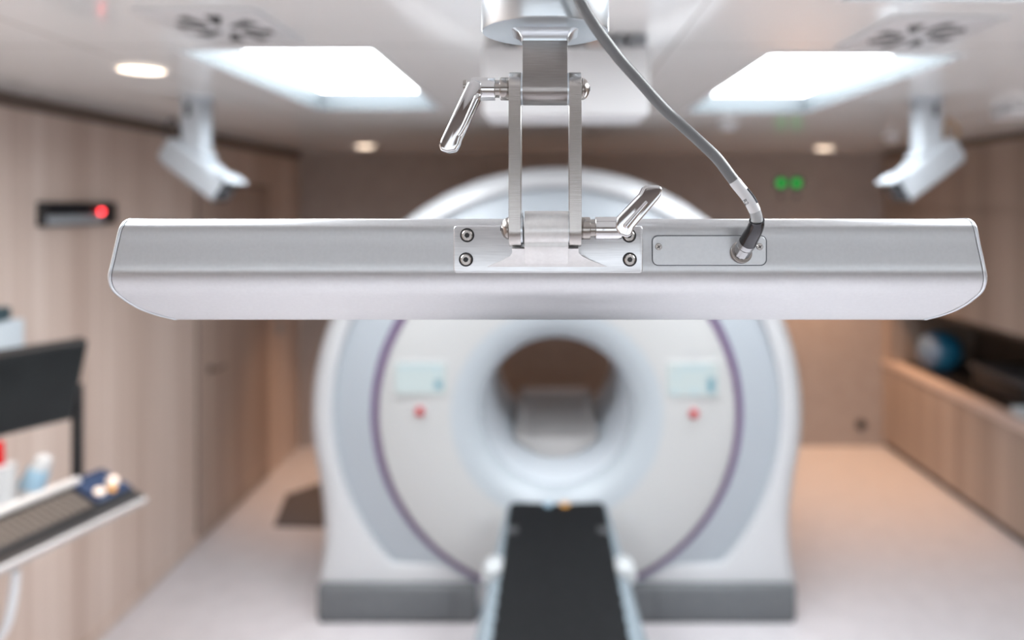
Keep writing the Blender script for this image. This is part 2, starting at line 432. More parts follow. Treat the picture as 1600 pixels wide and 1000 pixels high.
def diffuser(cx, cy, hw, hd, label):
    t = thing('air_diffuser', label, 'vent', (cx, cy, CZ), 'swirl air diffusers in the ceiling')
    bm = new(); box(bm, (cx - hw, cy - hd, CZ - .008), (cx + hw, cy + hd, CZ - .0005)); obj('plate', bm, 'white', t, bevel=.003)
    for k in range(8):
        a = 2 * PI * k / 8 + .25; bm = new()
        r0, r1 = .032, .095
        ca, sa = math.cos(a), math.sin(a)
        pp = []
        for r, w_ in ((r0, .006), (r1, .016)):
            for sgn in (-1, 1): pp.append((r * ca - sgn * w_ * sa + .014 * sa * (r1 - r) / r1, r * sa + sgn * w_ * ca))
        pts = [Vector((cx + x * hw / .125, cy + y * hd / .125, CZ - .0095)) for x, y in (pp[0], pp[1], pp[3], pp[2])]
        prism(bm, pts, (0, 0, .0018)); obj('slot', bm, 'gap', t)
    bm = new(); cyl(bm, (cx, cy, CZ - .0095), (cx, cy, CZ - .008), .012); obj('hub', bm, 'white', t)
    return t


diffuser(-.775, 1.765, .135, .17, 'white swirl air vent in ceiling before the left light')
diffuser(.915, 1.84, .135, .17, 'white swirl air vent in ceiling before the right light')


def downlight(x, y, label, power, cone=88):
    t = thing('downlight', label, 'light', (x, y, CZ), 'round warm downlights')
    bm = new(); r = .068
    rings(bm, [ngon((x, y, CZ - .001), r + .012, axis='Z'), ngon((x, y, CZ - .006), r + .010, axis='Z'), ngon((x, y, CZ - .006), r, axis='Z'), ngon((x, y, CZ - .001), r - .003, axis='Z')], caps=False)
    obj('trim_ring', bm, 'white', t)
    bm = new(); cyl(bm, (x, y, CZ - .0045), (x, y, CZ - .001), r - .001); obj('lamp', bm, 'warm', t)
    L = bpy.data.lights.new('downlight_beam', 'SPOT'); L.energy = power; L.color = (1.0, .58, .32); L.spot_size = math.radians(cone); L.spot_blend = 1.0; L.shadow_soft_size = .05
    lo = bpy.data.objects.new('downlight_beam', L); C.objects.link(lo); lo.parent = t; lo.location = (0, 0, -.03)
    return t


downlight(-1.29, 2.33, 'oval looking warm downlight near left white camera', 12)
downlight(-1.35, 5.40, 'small warm downlight at back of ceiling left of bracket', 60, 64)
downlight(2.10, 5.62, 'small warm downlight above right side of back wall', 92)


def smoke(x, y, label):
    t = thing('smoke_detector', label, 'detector', (x, y, CZ), 'white ceiling detectors')
    bm = new(); cyl(bm, (x, y, CZ), (x, y, CZ - .022), .055, .052); obj('base', bm, 'white', t, bevel=.004)
    bm = new(); cyl(bm, (x, y, CZ - .022), (x, y, CZ - .046), .042, .030); obj('head', bm, 'white', t, bevel=.004)


smoke(.93, 3.82, 'round white detector on ceiling just behind right recessed light')
smoke(2.12, 4.55, 'round white detector on ceiling beside right camera column')
em = thing('emergency_light', 'white ceiling fitting with small green lamp at right edge', 'light', (2.04, 3.2, CZ))
obj('housing', box(new(), (1.955, 3.10, CZ - .055), (2.16, 3.26, CZ)), 'white', em, bevel=.006)
bm = new(); cyl(bm, (2.052, 3.10, CZ - .026), (2.052, 3.094, CZ - .026), .012); obj('green_lamp', bm, 'led_green', em)

# white box hanging under the ceiling between the lights
eb = thing('ceiling_box', 'white equipment box under ceiling behind the bracket post', 'box', (.045, 1.95, CZ))
obj('housing', box(new(), (-.165, 1.84, 2.224), (.251, 2.06, 2.397)), 'white', eb, bevel=.008)
obj('mounting_plate', box(new(), (-.165, 1.90, 2.397), (.251, 2.04, CZ)), 'white', eb)
for x0, x1, m_ in ((-.11, -.078, 'dark_grey'), (-.077, -.060, 'counter_lip'), (.040, .072, 'black'), (.097, .129, 'counter_lip'), (.165, .189, 'mid_grey'), (.200, .246, 'mid_grey')):
    obj('connector', box(new(), (x0, 1.85, 2.399), (x1, 1.90, 2.427)), m_, eb, bevel=.002)


# ------------------------------------------------------------------ ceiling cameras
def camera(cx, s, label):
    """s = +1 looks to the right, -1 to the left"""
    d0 = 2.95
    t = thing('ceiling_camera', label, 'camera', (cx, d0, CZ), 'white cameras on ceiling columns')
    bm = new(); cyl(bm, (cx, d0, CZ), (cx, d0, CZ - .018), .066, .06); obj('ceiling_flange', bm, 'cam_white', t, bevel=.003)
    bm = new(); prism(bm, [Vector((cx + x, d0 + y, 2.20)) for x, y in rrect(-.047, .047, -.047, .047, .018)], (0, 0, CZ - .018 - 2.20)); col = obj('column', bm, 'cam_white', t)
    bm = new(); box(bm, (cx - s * .012 - .008, d0 - .050, 2.35), (cx - s * .012 + .010, d0 - .046, 2.40)); obj('label_plate', bm, 'dark_grey', col)
    # housing: a bevelled body along a pitched axis
    ax = Vector((s * .80, -.16, -.55)).normalized(); side = ax.cross(Vector((0, 0, 1))).normalized(); up = side.cross(ax).normalized()
    c = Vector((cx + s * .005, d0 - .01, 2.148))
    sec = rrect(-.058, .058, -.056, .056, .022, 5); rs = []
    for a, k, lift in ((-.150, .60, 0), (-.141, .84, 0), (-.118, 1, 0), (.05, 1, 0), (.09, .96, -.002), (.152, .90, -.006), (.160, .86, -.006)):
        rs.append([c + ax * a + side * x * k + up * (y * k + lift) for x, y in sec])
    bm = new(); rings(bm, rs); body = obj('housing', bm, 'cam_white', t)
    bm = new(); rs = []
    for a, k in ((.1595, .80), (.1625, .80), (.163, .74)): rs.append([c + ax * a + side * x * k + up * (y * k - .008) for x, y in sec])
    rings(bm, rs); obj('front_window', bm, 'lens', body)
    # visor over the lens
    bm = new(); obox(bm, c + ax * .155 + up * .052, ax * .035, side * .056, up * .004); obj('visor', bm, 'cam_white', body, bevel=.002)
    bm = new(); cyl(bm, c + ax * .163 - up * .01, c + ax * .172 - up * .01, .026, .024); obj('lens_barrel', bm, 'dark_grey', body)
    bm = new(); cyl(bm, c + up * .03, c + up * .075, .046); obj('swivel_joint', bm, 'cam_white', t)
    bm = new(); q = c - ax * .147
    tube(bm, catmull([q + up * .02, q - ax * .03 + Vector((0, 0, .05)), q + Vector((0, .03, .12)), Vector((cx - s * .075, d0 + .02, 2.27)), Vector((cx - s * .057, d0, 2.29))], 6), .005, 8); obj('wire', bm, 'tan_wire' if s < 0 else 'dark_grey', t)


camera(-1.413, 1, 'white camera on ceiling column before left oak wall')
camera(1.512, -1, 'white camera on ceiling column before right cabinets')

# ------------------------------------------------------------------ scanner
GX, GZ, G0 = .038, 1.0, 3.50
sc = thing('scanner_gantry', 'large round white ring scanner with grey feet and purple line', 'scanner', (GX, 4.1, 0))
N = 144


def outline_r(th):
    # distance from (GX, GZ) to the outline at angle th
    hw = [(2.2, 0), (.667, 1.171), (.5, 1.150), (.38, 1.146), (.25, 1.157), (.143, 1.182), (.06, 1.19), (.02, 1.19)]

    def inside(r):
        x, z = abs(r * math.cos(th)), GZ + r * math.sin(th)
        if z < .02: return False
        if z >= .667: return x * x + (z - .975) ** 2 < 1.209 ** 2
        for (za, wa), (zb, wb) in zip(hw[1:], hw[2:]):
            if zb <= z <= za:
                k = (za - z) / (za - zb); k2 = k * k * (3 - 2 * k) if False else k
                return x < wa + (wb - wa) * k2
        return False
    lo, hi = .3, 2.0
    for _ in range(40):
        mid = (lo + hi) / 2
        if inside(mid): lo = mid
        else: hi = mid
    return lo


TH = [2 * PI * i / N + .0001 for i in range(N)]
OUT = [outline_r(t) for t in TH]


def hole_r(t):
    s = math.sin(t)
    r = 1.085
    if s < 0: r = min(r, .735 / abs(s))
    return max(r, .902)


HOLE = [hole_r(t) for t in TH]


def gring(rf, y):
    return [Vector((GX + rf(i) * math.cos(t), y, GZ + rf(i) * math.sin(t))) for i, t in enumerate(TH)]


bm = new(); rs = [gring(lambda i: HOLE[i], 3.60), gring(lambda i: HOLE[i], 3.558), gring(lambda i: HOLE[i] + .006, 3.549), gring(lambda i: HOLE[i] + .016, 3.546), gring(lambda i: max(HOLE[i] + .02, OUT[i] - .085), 3.548)]
for k in range(1, 7):
    a = k / 6 * PI / 2
    rs.append(gring(lambda i: max(HOLE[i] + .021, OUT[i] - .085 * (1 - math.sin(a))), 3.548 + .11 * (1 - math.cos(a))))
rs += [gring(lambda i: OUT[i], 4.66), gring(lambda i: OUT[i] - .03, 4.75), gring(lambda i: OUT[i] - .09, 4.78), gring(lambda i: .38, 4.80), gring(lambda i: .366, 4.79)]
rings(bm, rs, caps=False); obj('shell', bm, 'white_shell', sc, smooth=50)
bm = new()
rings(bm, [gring(lambda i: .893, 3.57), gring(lambda i: .896, 3.545), gring(lambda i: .92, 3.548), gring(lambda i: 1.0, 3.565), gring(lambda i: 1.09, 3.585), gring(lambda i: 1.10, 3.60)], caps=False)
obj('trim_band', bm, 'blue_band', sc)
bm = new(); rings(bm, [gring(lambda i: .851, 3.505), gring(lambda i: .852, 3.54), gring(lambda i: .857, 3.545), gring(lambda i: .888, 3.545), gring(lambda i: .8945, 3.541), gring(lambda i: .8955, 3.57)], caps=False)
obj('accent_ring', bm, 'purple', sc)
bm = new(); rings(bm, [gring(lambda i: .851, 3.57), gring(lambda i: .851, 3.510), gring(lambda i: .846, 3.501), gring(lambda i: .835, 3.497), gring(lambda i: .66, 3.488), gring(lambda i: .515, 3.484), gring(lambda i: .505, 3.486)], caps=False)
face = obj('front_cover', bm, 'white_face', sc)
bm = new(); rs = [gring(lambda i: .505, 3.486)]
for k in range(1, 13):
    u = k / 12
    rs.append(gring(lambda i: .505 - .145 * math.sin(u * PI / 2), 3.486 + .10 * (1 - math.cos(u * PI / 2))))
rings(bm, rs, caps=False); obj('bore_funnel', bm, 'funnel', sc)
bm = new(); rings(bm, [gring(lambda i: .36, 3.586), gring(lambda i: .360, 3.60), gring(lambda i: .360, 4.20), gring(lambda i: .357, 4.205), gring(lambda i: .357, 4.215), gring(lambda i: .360, 4.22), gring(lambda i: .362, 4.79), gring(lambda i: .367, 4.795)], caps=False)
obj('bore_liner', bm, 'bore', sc)
# feet
for s in (-1, 1):
    x0, x1 = (-1.11, -.345) if s < 0 else (.392, 1.182)
    bm = new(); box(bm, (x0, 3.508, .012), (x1, 4.66, .182))
    ft = obj('foot', bm, 'foot_grey', sc, bevel=.02, seg=4)
    bm = new(); box(bm, (x0 + .012, 3.52, 0), (x1 - .012, 4.64, .016)); obj('sole', bm, 'foot_dark', ft)
    xs_ = (-.462, -.454) if s < 0 else (.508, .516)
    bm = new(); box(bm, (xs_[0], 3.505, .02), (xs_[1], 3.512, .176)); obj('seam', bm, 'foot_dark', ft)
# displays
fy = 3.492
for s, (px0, px1, py0, py1) in ((-1, (619, 696, 567, 614)), (1, (1043, 1120, 567, 617))):
    a, b = P(px0, py1, fy), P(px1, py0, fy)
    bm = new(); box(bm, (a.x - .012, fy - .012, a.z - .012), (b.x + .012, fy + .004, b.z + .012)); dp = obj('display', bm, 'white_face', sc, bevel=.004)
    bm = new(); box(bm, (a.x, fy - .0135, a.z), (b.x, fy - .0118, b.z)); obj('screen', bm, 'screen_l', dp)
    W, H = b.x - a.x, b.z - a.z
    spots = [(.79, .16, .15, .28, 'screen_b'), (.80, .66, .11, .16, 'screen_bar'), (.05, .84, .84, .10, 'screen_bar')] if s < 0 else \
            [(.80, .08, .14, .48, 'screen_b'), (.14, .54, .09, .12, 'screen_bar'), (.05, .04, .18, .12, 'screen_bar'), (.44, .04, .20, .14, 'screen_bar'), (.22, .80, .60, .12, 'screen_bar')]
    for fx, fz, fw, fh, m_ in spots:
        bm = new(); box(bm, (a.x + fx * W, fy - .0145, a.z + fz * H), (a.x + (fx + fw) * W, fy - .0134, a.z + (fz + fh) * H)); obj('screen_icon', bm, m_, dp)
    q = P(657, 641, fy) if s < 0 else P(1083, 644, fy)
    bm = new(); cyl(bm, (q.x, fy, q.z), (q.x, fy - .012, q.z), .027); eb_ = obj('emergency_button', bm, 'grey_mark', sc, bevel=.002)
    bm = new(); cyl(bm, (q.x, fy - .012, q.z), (q.x, fy - .030, q.z), .021); obj('button_cap', bm, 'red', eb_, bevel=.004)
    q = P(755, 805, fy + .003) if s < 0 else P(985, 805, fy + .003)
    bm = new(); cyl(bm, (q.x, fy + .01, q.z), (q.x, fy - .008, q.z), .018); obj('cover_plug', bm, 'grey_mark', sc, bevel=.002)
a, b = P(1060, 554, fy), P(1102, 548, fy)
bm = new(); x = a.x
for wd in (.012, .010, .013, .006, .012, .010, .012): box(bm, (x, fy - .004, a.z), (x + wd, fy + .002, b.z)); x += wd + .006
obj('emblem', bm, 'grey_mark', sc)

# cradle inside the bore
cr = thing('bed_cradle', 'pale grey trough shaped bed support lying inside the scanner bore', 'support', (GX, 4.3, .63))
bm = new(); rs = []
for y, zt in ((3.955, .735), (3.965, .742), (4.65, .795), (4.70, .797)):
    loop = [Vector((GX - .225, y, zt + .018)), Vector((GX - .205, y, zt + .020)), Vector((GX - .15, y, zt)), Vector((GX + .15, y, zt)), Vector((GX + .205, y, zt + .020)), Vector((GX + .225, y, zt + .018))]
    for k in range(13):
        t = math.radians(-46 - k * (88 / 12)); loop.append(Vector((GX + .2715 * 1.3 * math.cos(t) * .76, y, 1.0 + .371 * math.sin(t) * .998)) if False else Vector((GX + .350 * math.cos(t) * .91, y, 1.0 + .353 * math.sin(t))))
    rs.append(loop)
rings(bm, rs); obj('trough', bm, 'cradle', cr, bevel=0)
bm = new(); box(bm, (GX - .15, 3.945, .705), (GX + .15, 3.992, .749)); obj('front_lip', bm, 'cradle', cr, bevel=.004)
bm = new(); box(bm, (GX - .17, 3.99, .737), (GX + .17, 4.64, .748))
for v in bm.verts: v.co.z += (v.co.y - 3.99) / .66 * .052
obj('pad', bm, 'cradle', cr, bevel=.003)
bm = new(); box(bm, (GX - .205, 4.68, .79), (GX + .205, 4.72, .83)); obj('end_stop', bm, 'counter_lip', cr, bevel=.006)

# ------------------------------------------------------------------ patient table
TX = .036; TZ = .67
pt = thing('patient_table', 'narrow black patient table leading into the scanner bore', 'table', (TX, 2.4, 0))
bm = new(); rs = []
sec = [(-.212, -.03), (-.213, -.008), (-.206, -.001), (-.17, .0), (0, -.006), (.17, .0), (.206, -.001), (.213, -.008), (.212, -.03), (.19, -.045), (-.19, -.045)]
for y, k in ((1.30, .97), (1.31, 1), (3.27, 1), (3.285, .985), (3.29, .96)):
    rs.append([Vector((TX + x * k, y, TZ + z)) for x, z in sec])
rings(bm, rs); mt = obj('mattress', bm, 'mattress', pt)
for s in (-1, 1):
    bm = new(); rs = []
    for y in (1.32, 2.2, 2.7, 3.26):
        wd = .018 + (.060 - .018) * max(0, min(1, (3.26 - y) / 1.0))
        pr = [(.205, -.03), (.206, -.012), (.214, -.009), (.212 + wd * .7, -.014), (.212 + wd, -.03), (.212 + wd, -.075), (.205 + wd * .6, -.11), (.19, -.12), (.19, -.05)]
        rs.append([Vector((TX + s * x, y, TZ + z)) for x, z in pr])
    rings(bm, rs); rl = obj('side_rail', bm, 'rail', pt)
    for k in range(13):
        y = 1.95 + k * .085
        bm = new(); bmesh.ops.create_uvsphere(bm, u_segments=12, v_segments=8, radius=.013, matrix=Matrix.Translation((TX + s * .214, y, TZ - .010)) @ Matrix.Diagonal((1, 1, .7, 1)))
        obj('grommet', bm, 'grommet', rl)
    bm = new(); cx = TX + s * .243; rs = []
    for z, k in ((-.03, .9), (.0, 1), (.018, .95), (.03, .7), (.034, .35)):
        rs.append([Vector((cx + x * k + (-s) * .25 * (z) , 2.69 + y * k, TZ + z)) for x, y in rrect(-.036, .036, -.055, .055, .025, 5)])
    rings(bm, rs); obj('handle', bm, 'handle_white', pt)
    bm = new(); box(bm, (TX + s * .185 - .02, 2.985, TZ - .004), (TX + s * .185 + .02, 3.035, TZ + .003)); obj('strap_pad', bm, 'dark_grey', pt, bevel=.002)
for x, m_ in ((-.004, 'label_blue'), (.070, 'amber')):
    bm = new(); cyl(bm, (x, 3.265, TZ - .01), (x, 3.265, TZ + .006), .019); obj('connector_cap', bm, m_, pt, bevel=.003)
bm = new(); box(bm, (TX - .15, 1.6, .10), (TX + .15, 3.2, .56)); obj('pedestal', bm, 'white_shell', pt, bevel=.03)
bm = new(); box(bm, (TX - .20, 1.45, 0), (TX + .20, 3.30, .10)); obj('base', bm, 'foot_grey', pt, bevel=.02)
bm = new(); box(bm, (TX - .185, 1.35, .56), (TX + .185, 3.27, TZ - .04)); obj('bed_frame', bm, 'rail', pt, bevel=.01)

# ------------------------------------------------------------------ position sensor bar
prof = [(.600, 346, 276, 1439), (.560, 343, 234, 1481), (.535, 342, 205, 1510), (.522, 342.6, 198, 1517), (.5155, 346, 192, 1522), (.5128, 351, 187.5, 1526), (.512, 359, 183.5, 1529),
        (.5117, 380, 178.5, 1533), (.5113, 400, 174, 1537.6), (.511, 415, 170.5, 1540.7), (.5112, 424, 168.2, 1542.6), (.5122, 432, 167, 1543.7), (.5142, 440, 167.8, 1543.4), (.5177, 448.5, 170.5, 1541.3),
        (.5226, 457, 176.5, 1536.5), (.529, 465.5, 187, 1527), (.5365, 474.5, 200, 1515), (.545, 484.5, 219, 1497.5), (.553, 493, 243, 1475), (.560, 499.5, 270, 1450)]
pv = [Vector((a, b, c)) for a, b, c, _ in prof]; pw = [Vector((a, b, d_)) for a, b, _, d_ in prof]
A = catmull(pv, 5); B = catmull(pw, 5)
bot = [(.566, 498, 276, 1443.6), (.575, 493, 286, 1434), (.600, 478, 310, 1410)]
rows = [(a.x, a.y, a.z, b.z) for a, b in zip(A, B)] + bot
bar = thing('position_sensor', 'long silver aluminium sensor bar with angled ends hanging across the view', 'sensor', tuple(P(858, 421, .53)))
LE = [P(l, py, d_) for d_, py, l, r in rows]; RE = [P(r, py, d_) for d_, py, l, r in rows]


def inset(E, i, w):
    a, b = E[max(i - 1, 0)], E[min(i + 1, len(E) - 1)]
    t = b - a; run = math.hypot(t.y, t.z)
    return w * min(3.2, math.sqrt(1 + (t.x / max(run, 1e-6)) ** 2))


CAP = .0034
LI = [p + Vector((inset(LE, i, CAP), 0, 0)) for i, p in enumerate(LE)]
RI = [p - Vector((inset(RE, i, CAP), 0, 0)) for i, p in enumerate(RE)]


def loft_open(bm, loops):
    """loops of points running along the profile, closed behind"""
    rings(bm, loops, close=True, caps=True)


def grow(pts, e):
    """push a profile loop outwards by e in the YZ plane"""
    n = len(pts); out = []
    for i, p in enumerate(pts):
        a, b = pts[max(i - 1, 0)], pts[min(i + 1, n - 1)]
        t = Vector((0, b.y - a.y, b.z - a.z)).normalized()
        nrm = Vector((0, t.z, -t.y))                         # outwards for a profile running top -> back -> bottom
        out.append(p + nrm * e)
    return out


# cut the housing into spans so the long faces stay even
bm = new(); K = 24
loft_open(bm, [[a.lerp(b, k / K) for a, b in zip(LI, RI)] for k in range(K + 1)])
obj('housing', bm, 'alu', bar, smooth=60)
for E, I, s in ((LE, LI, 1), (RE, RI, -1)):
    gp = [p - Vector((s * .0006, 0, 0)) for p in I]
    bm = new(); loft_open(bm, [[p + Vector((s * .0004, 0, 0)) for p in grow(I, -.0001)], grow(gp, -.0001)]); 
    obj('cap_joint', bm, 'groove', bar)
    bm = new(); loops = [grow(gp, .0001), grow([p + (q - p) * .15 for p, q in zip(gp, E)], .0004), grow([p + (q - p) * .75 for p, q in zip(gp, E)], .0003), grow([p + (q - p) * .95 for p, q in zip(gp, E)], -.0006), grow(E, -.0022)]
    loft_open(bm, loops); obj('end_cap', bm, 'alu_cap', bar, smooth=60)

# access panel with connector
BY = .5112


def plate_xz(px0, px1, py0, py1, y, rpx):
    a, b = P(px0, py1, y), P(px1, py0, y); r = rpx / F * y
    return [Vector((x, y, z)) for x, z in rrect(a.x, b.x, a.z, b.z, r)]


bm = new(); prism(bm, plate_xz(1018.6, 1198.4, 367.6, 415.4, BY - .0004, 10), (0, .002, 0)); gs = obj('panel_seam', bm, 'groove', bar)
bm = new(); prism(bm, plate_xz(1020, 1197, 369, 414, BY - .00075, 9), (0, .002, 0)); ap = obj('access_panel', bm, 'alu', bar, bevel=.0002, seg=1)


def screw(px, py, y, r, parent, deep, socket=6, mring='gap'):
    c = P(px, py, y)
    if deep:
        bm = new(); cyl(bm, c + Vector((0, .0015, 0)), c + Vector((0, -.0002, 0)), r); s0 = obj('counterbore', bm, mring, parent)
        r *= .76
    bm = new(); cyl(bm, c + Vector((0, .001, 0)), c + Vector((0, -.0009, 0)), r, None, 32, ((0, r), (.75, r), (1, r * .86))); s1 = obj('screw', bm, 'steel', parent)
    bm = new()
    if socket == 6:
        prism(bm, ngon(c + Vector((0, -.00105, 0)), r * .50, 6, ph=.2), (0, .0006, 0))
    else:
        for k in range(2):
            a = k * PI / 2 + .6; dx, dz = math.cos(a) * r * .55, math.sin(a) * r * .55; w = r * .13
            prism(bm, [c + Vector((dx - dz * .2, -.00105 - k * .00003, dz + dx * .2)), c + Vector((-dx - dz * .2, -.00105 - k * .00003, -dz + dx * .2)), c + Vector((-dx + dz * .2, -.00105 - k * .00003, -dz - dx * .2)), c + Vector((dx + dz * .2, -.00105 - k * .00003, dz - dx * .2))], (0, .0006, 0))
    obj('socket_recess', bm, 'black', s1)


screw(1029, 385.5, BY - .0012, .0024, bar, False, 4)
screw(1187, 385.5, BY - .0012, .0024, bar, False, 4)
f0 = P(1157, 395, BY); ad = (P(1173, 371, .4975) - P(1157, 394, BY)).normalized()
bm = new(); cyl(bm, f0 + Vector((0, .0005, 0)), f0 + Vector((.0004, -.0022, .0008)), .0079, .0077); sk = obj('socket_flange', bm, 'steel', bar, bevel=.0004)

# ------------------------------------------------------------------ cable with plug (hangs from above, plugs into the bar)
cab = thing('sensor_cable', 'grey cable curving down into connector on sensor bar', 'cable', tuple(f0))
pts = [P(1182.5, 348, .4835), P(1182, 338, .483), P(1176, 322, .482), P(1166, 306, .4815), P(1153, 290, .481), P(1140, 273, .481), P(1120, 247, .4815), P(1092, 220, .482), P(1058, 189, .483),
       P(1033, 165, .480), P(992, 119, .472), P(968, 92, .466), P(948, 66, .459), P(926, 35, .451), P(906, 0, .445), P(892, -40, .441), P(884, -100, .441), Vector((.012, .434, 2.26)), Vector((.013, .424, 2.35)), Vector((.013, .420, 2.429))]
CP = catmull(pts, 8)
bm = new(); tube(bm, CP, .0037, 20); obj('jacket', bm, 'cable', cab)
bm = new(); tube(bm, [p for p in CP[12:37]], lambda t: .0039 if .03 < t < .97 else .0037, 20); sl = obj('label_sleeve', bm, 'sleeve', cab)
# plug: knurled barrel then dark strain relief
p0 = f0 + Vector((.0002, -.0018, .0005)); p1 = P(1169, 377.5, .4985)
bm = new(); nn = 48; a_, b_ = frame_of(p1 - p0); rs = []
for t, r in ((0, .0055), (.02, .0057), (.60, .0057), (.62, .0053), (.66, .0053), (.68, .0060), (1, .0060)):
    rs.append([p0.lerp(p1, t) + r * (1 + (.05 if (k % 4 < 2 and .01 < t < .61) else 0)) * (math.cos(2 * PI * k / nn) * a_ + math.sin(2 * PI * k / nn) * b_) for k in range(nn)])
rings(bm, rs); obj('plug_barrel', bm, 'plug_grey', cab)
bm = new(); tube(bm, catmull([p1 - (p1 - p0) * .02, P(1173, 370, .4945), P(1179, 359, .4885), P(1182.3, 350, .485), P(1182.5, 344, .4833)], 5), lambda t: .0061 - .0014 * t if t < .93 else .0050, 24); obj('strain_relief', bm, 'dark_metal', cab)
# writing on the sleeve
def text(s, size, loc, rot, m, parent, name='lettering'):
    cu = bpy.data.curves.new(name, 'FONT'); cu.body = s; cu.size = size; cu.align_x = 'CENTER'; cu.align_y = 'CENTER'; cu.extrude = .00003
    o = bpy.data.objects.new(name, cu); C.objects.link(o)
    dg = bpy.context.evaluated_depsgraph_get(); me = bpy.data.meshes.new_from_object(o.evaluated_get(dg))
    bpy.data.objects.remove(o); bpy.data.curves.remove(cu)
    me.materials.append(M[m]); o = bpy.data.objects.new(name, me); C.objects.link(o); o.parent = parent; o.location = loc; o.rotation_euler = rot
    return o


bm = new(); tube(bm, CP[2:13], .00378, 20); obj('cable_sheen', bm, 'sheen_cable', cab)  # same cable, its reflected light put in as a paler overlay
c = P(1165, 316, .4771)
text('R2', .0038, c, (PI / 2, math.radians(56), 0), 'ink', sl)
bm = new(); mid = CP[22]
tube(bm, [CP[i] + Vector((.0026, -.0024, .0013)) for i in range(17, 29)], .0009, 8); obj('printed_strip', bm, 'ink', sl)

# ------------------------------------------------------------------ hinged bracket
br = thing('mounting_bracket', 'jointed aluminium bracket with two chrome clamp levers holding the sensor bar', 'bracket', tuple(P(852, 20, .5)))
AX = .5                                                  # depth of both hinge axes
# round flange above
cx = P(852, 20, .5).x; z0 = EYE + (VY - 22) / F * (.5 - .0) ; R = .0432
bm = new()
zb = EYE + .1165
st = [(zb, R - .0016), (zb + .0004, R - .0006), (zb + .0016, R), (zb + .035, R), (zb + .036, R - .001)]
rings(bm, [ngon((cx, AX, z), r, 96, 'Z') for z, r in st]); fl = obj('flange_disc', bm, 'alu_disc', br)
bm = new(); cyl(bm, (cx, AX, zb + .034), (cx, AX, CZ - .02), .019); obj('drop_pole', bm, 'cam_white', br)
bm = new(); cyl(bm, (cx, AX, CZ - .02), (cx, AX, CZ), .06); obj('ceiling_flange', bm, 'cam_white', br, bevel=.003)
# post: block with collar and rounded lower end
pz = P(852, 139, AX).z; hw = .0150; th = .0112
pxc = P(851.5, 100, .489).x
bm = new(); prof_ = [Vector((pxc - hw, AX - th, zb)), Vector((pxc - hw, AX - th, pz))]
for k in range(1, 13):
    a = PI * k / 12; prof_.append(Vector((pxc - hw, AX - th * math.cos(a), pz - th * math.sin(a))))
prof_.append(Vector((pxc - hw, AX + th, zb)))
prism(bm, prof_, (2 * hw, 0, 0)); obj('post', bm, 'alu_post', br, bevel=.0003, seg=2)
bm = new(); rs = []
for e, z in ((.0075, zb + .0002), (.0062, zb - .0006), (.003, zb - .0022), (.0009, zb - .0050), (.0004, zb - .0075)):
    rs.append([Vector((pxc + x, AX + y, z)) for x, y in rrect(-hw - e, hw + e, -th - e, th + e, .001 + e * .8, 4)])
rings(bm, rs, caps=False); obj('collar', bm, 'alu_disc', br)
# arms
lz = P(852, 357, AX).z; ra = .0118
for s, (pa, pb) in ((-1, (794.5, 813.5)), (1, (889.5, 909))):
    x0, x1 = P(pa, 200, AX - ra).x, P(pb, 200, AX - ra).x
    loop = []
    for k in range(15):
        a = PI * k / 14; loop.append(Vector((x0, AX - .0112 * math.cos(a), pz + .0112 * math.sin(a))))
    for k in range(15):
        a = PI + PI * k / 14; loop.append(Vector((x0, AX - .0112 * math.cos(a), lz + .0125 * math.sin(a))))
    bm = new(); prism(bm, loop, (x1 - x0, 0, 0)); arm = obj('arm', bm, 'alu_arm', br, bevel=.0004, seg=2)
    # washers beside the arms at both hinges
    for z in (pz, lz):
        xi = x1 if s < 0 else x0
        bm = new(); cyl(bm, (xi, AX, z), (xi - s * .0012, AX, z), .0108); obj('spacer_washer', bm, 'alu_disc', br)
XA0, XA1 = P(794.5, 200, .489).x, P(909, 200, .489).x
# clevis on the bar: barrel, neck, foot and base plate
kx0, kx1 = P(819, 350, .489).x, P(888.5, 350, .489).x
PY_ = .5065
bm = new(); loop = [Vector((kx0, .509, lz + .0118))]
for k in range(0, 15):
    a = PI / 2 + PI * k / 14
    if a > math.radians(232): break
    loop.append(Vector((kx0, AX + .0118 * math.cos(a), lz + .0118 * math.sin(a))))
loop += [Vector((kx0, AX - .0075, lz - .0120)), Vector((kx0, AX - .0035, lz - .0172)), Vector((kx0, AX + .002, lz - .0222)), Vector((kx0, PY_ + .0005, lz - .0262)), Vector((kx0, .509, lz - .0262))]
prism(bm, loop, (kx1 - kx0, 0, 0)); obj('knuckle', bm, 'alu_bright', br, bevel=.0003, seg=2)
bm = new(); rs = []
for py, y, xl, xr in ((388.5, .4962, 800, 904), (395, .4985, 800.3, 904.3), (400, .5005, 797, 909), (407, .5030, 784, 923), (413, .5051, 770, 939), (417, .5064, 760, 950)):
    a, b = P(xl, py, y), P(xr, py, y)
    rs.append([a, a.lerp(b, .33), a.lerp(b, .67), b, Vector((b.x, .5095, b.z)), Vector((a.x, .5095, a.z))])
rings(bm, rs); obj('foot_flare', bm, 'alu_bright', br, smooth=20)
bm = new(); prism(bm, plate_xz(708.5, 1004.5, 352.5, 426.5, PY_, 6), (0, .0044, 0)); bp_ = obj('base_plate', bm, 'alu_plate', br, bevel=.0009, seg=3)
for px, py in ((730, 367.5), (728, 405.5), (983, 368), (984, 405.5)): screw(px, py, PY_ - .0002, .0049, br, True)
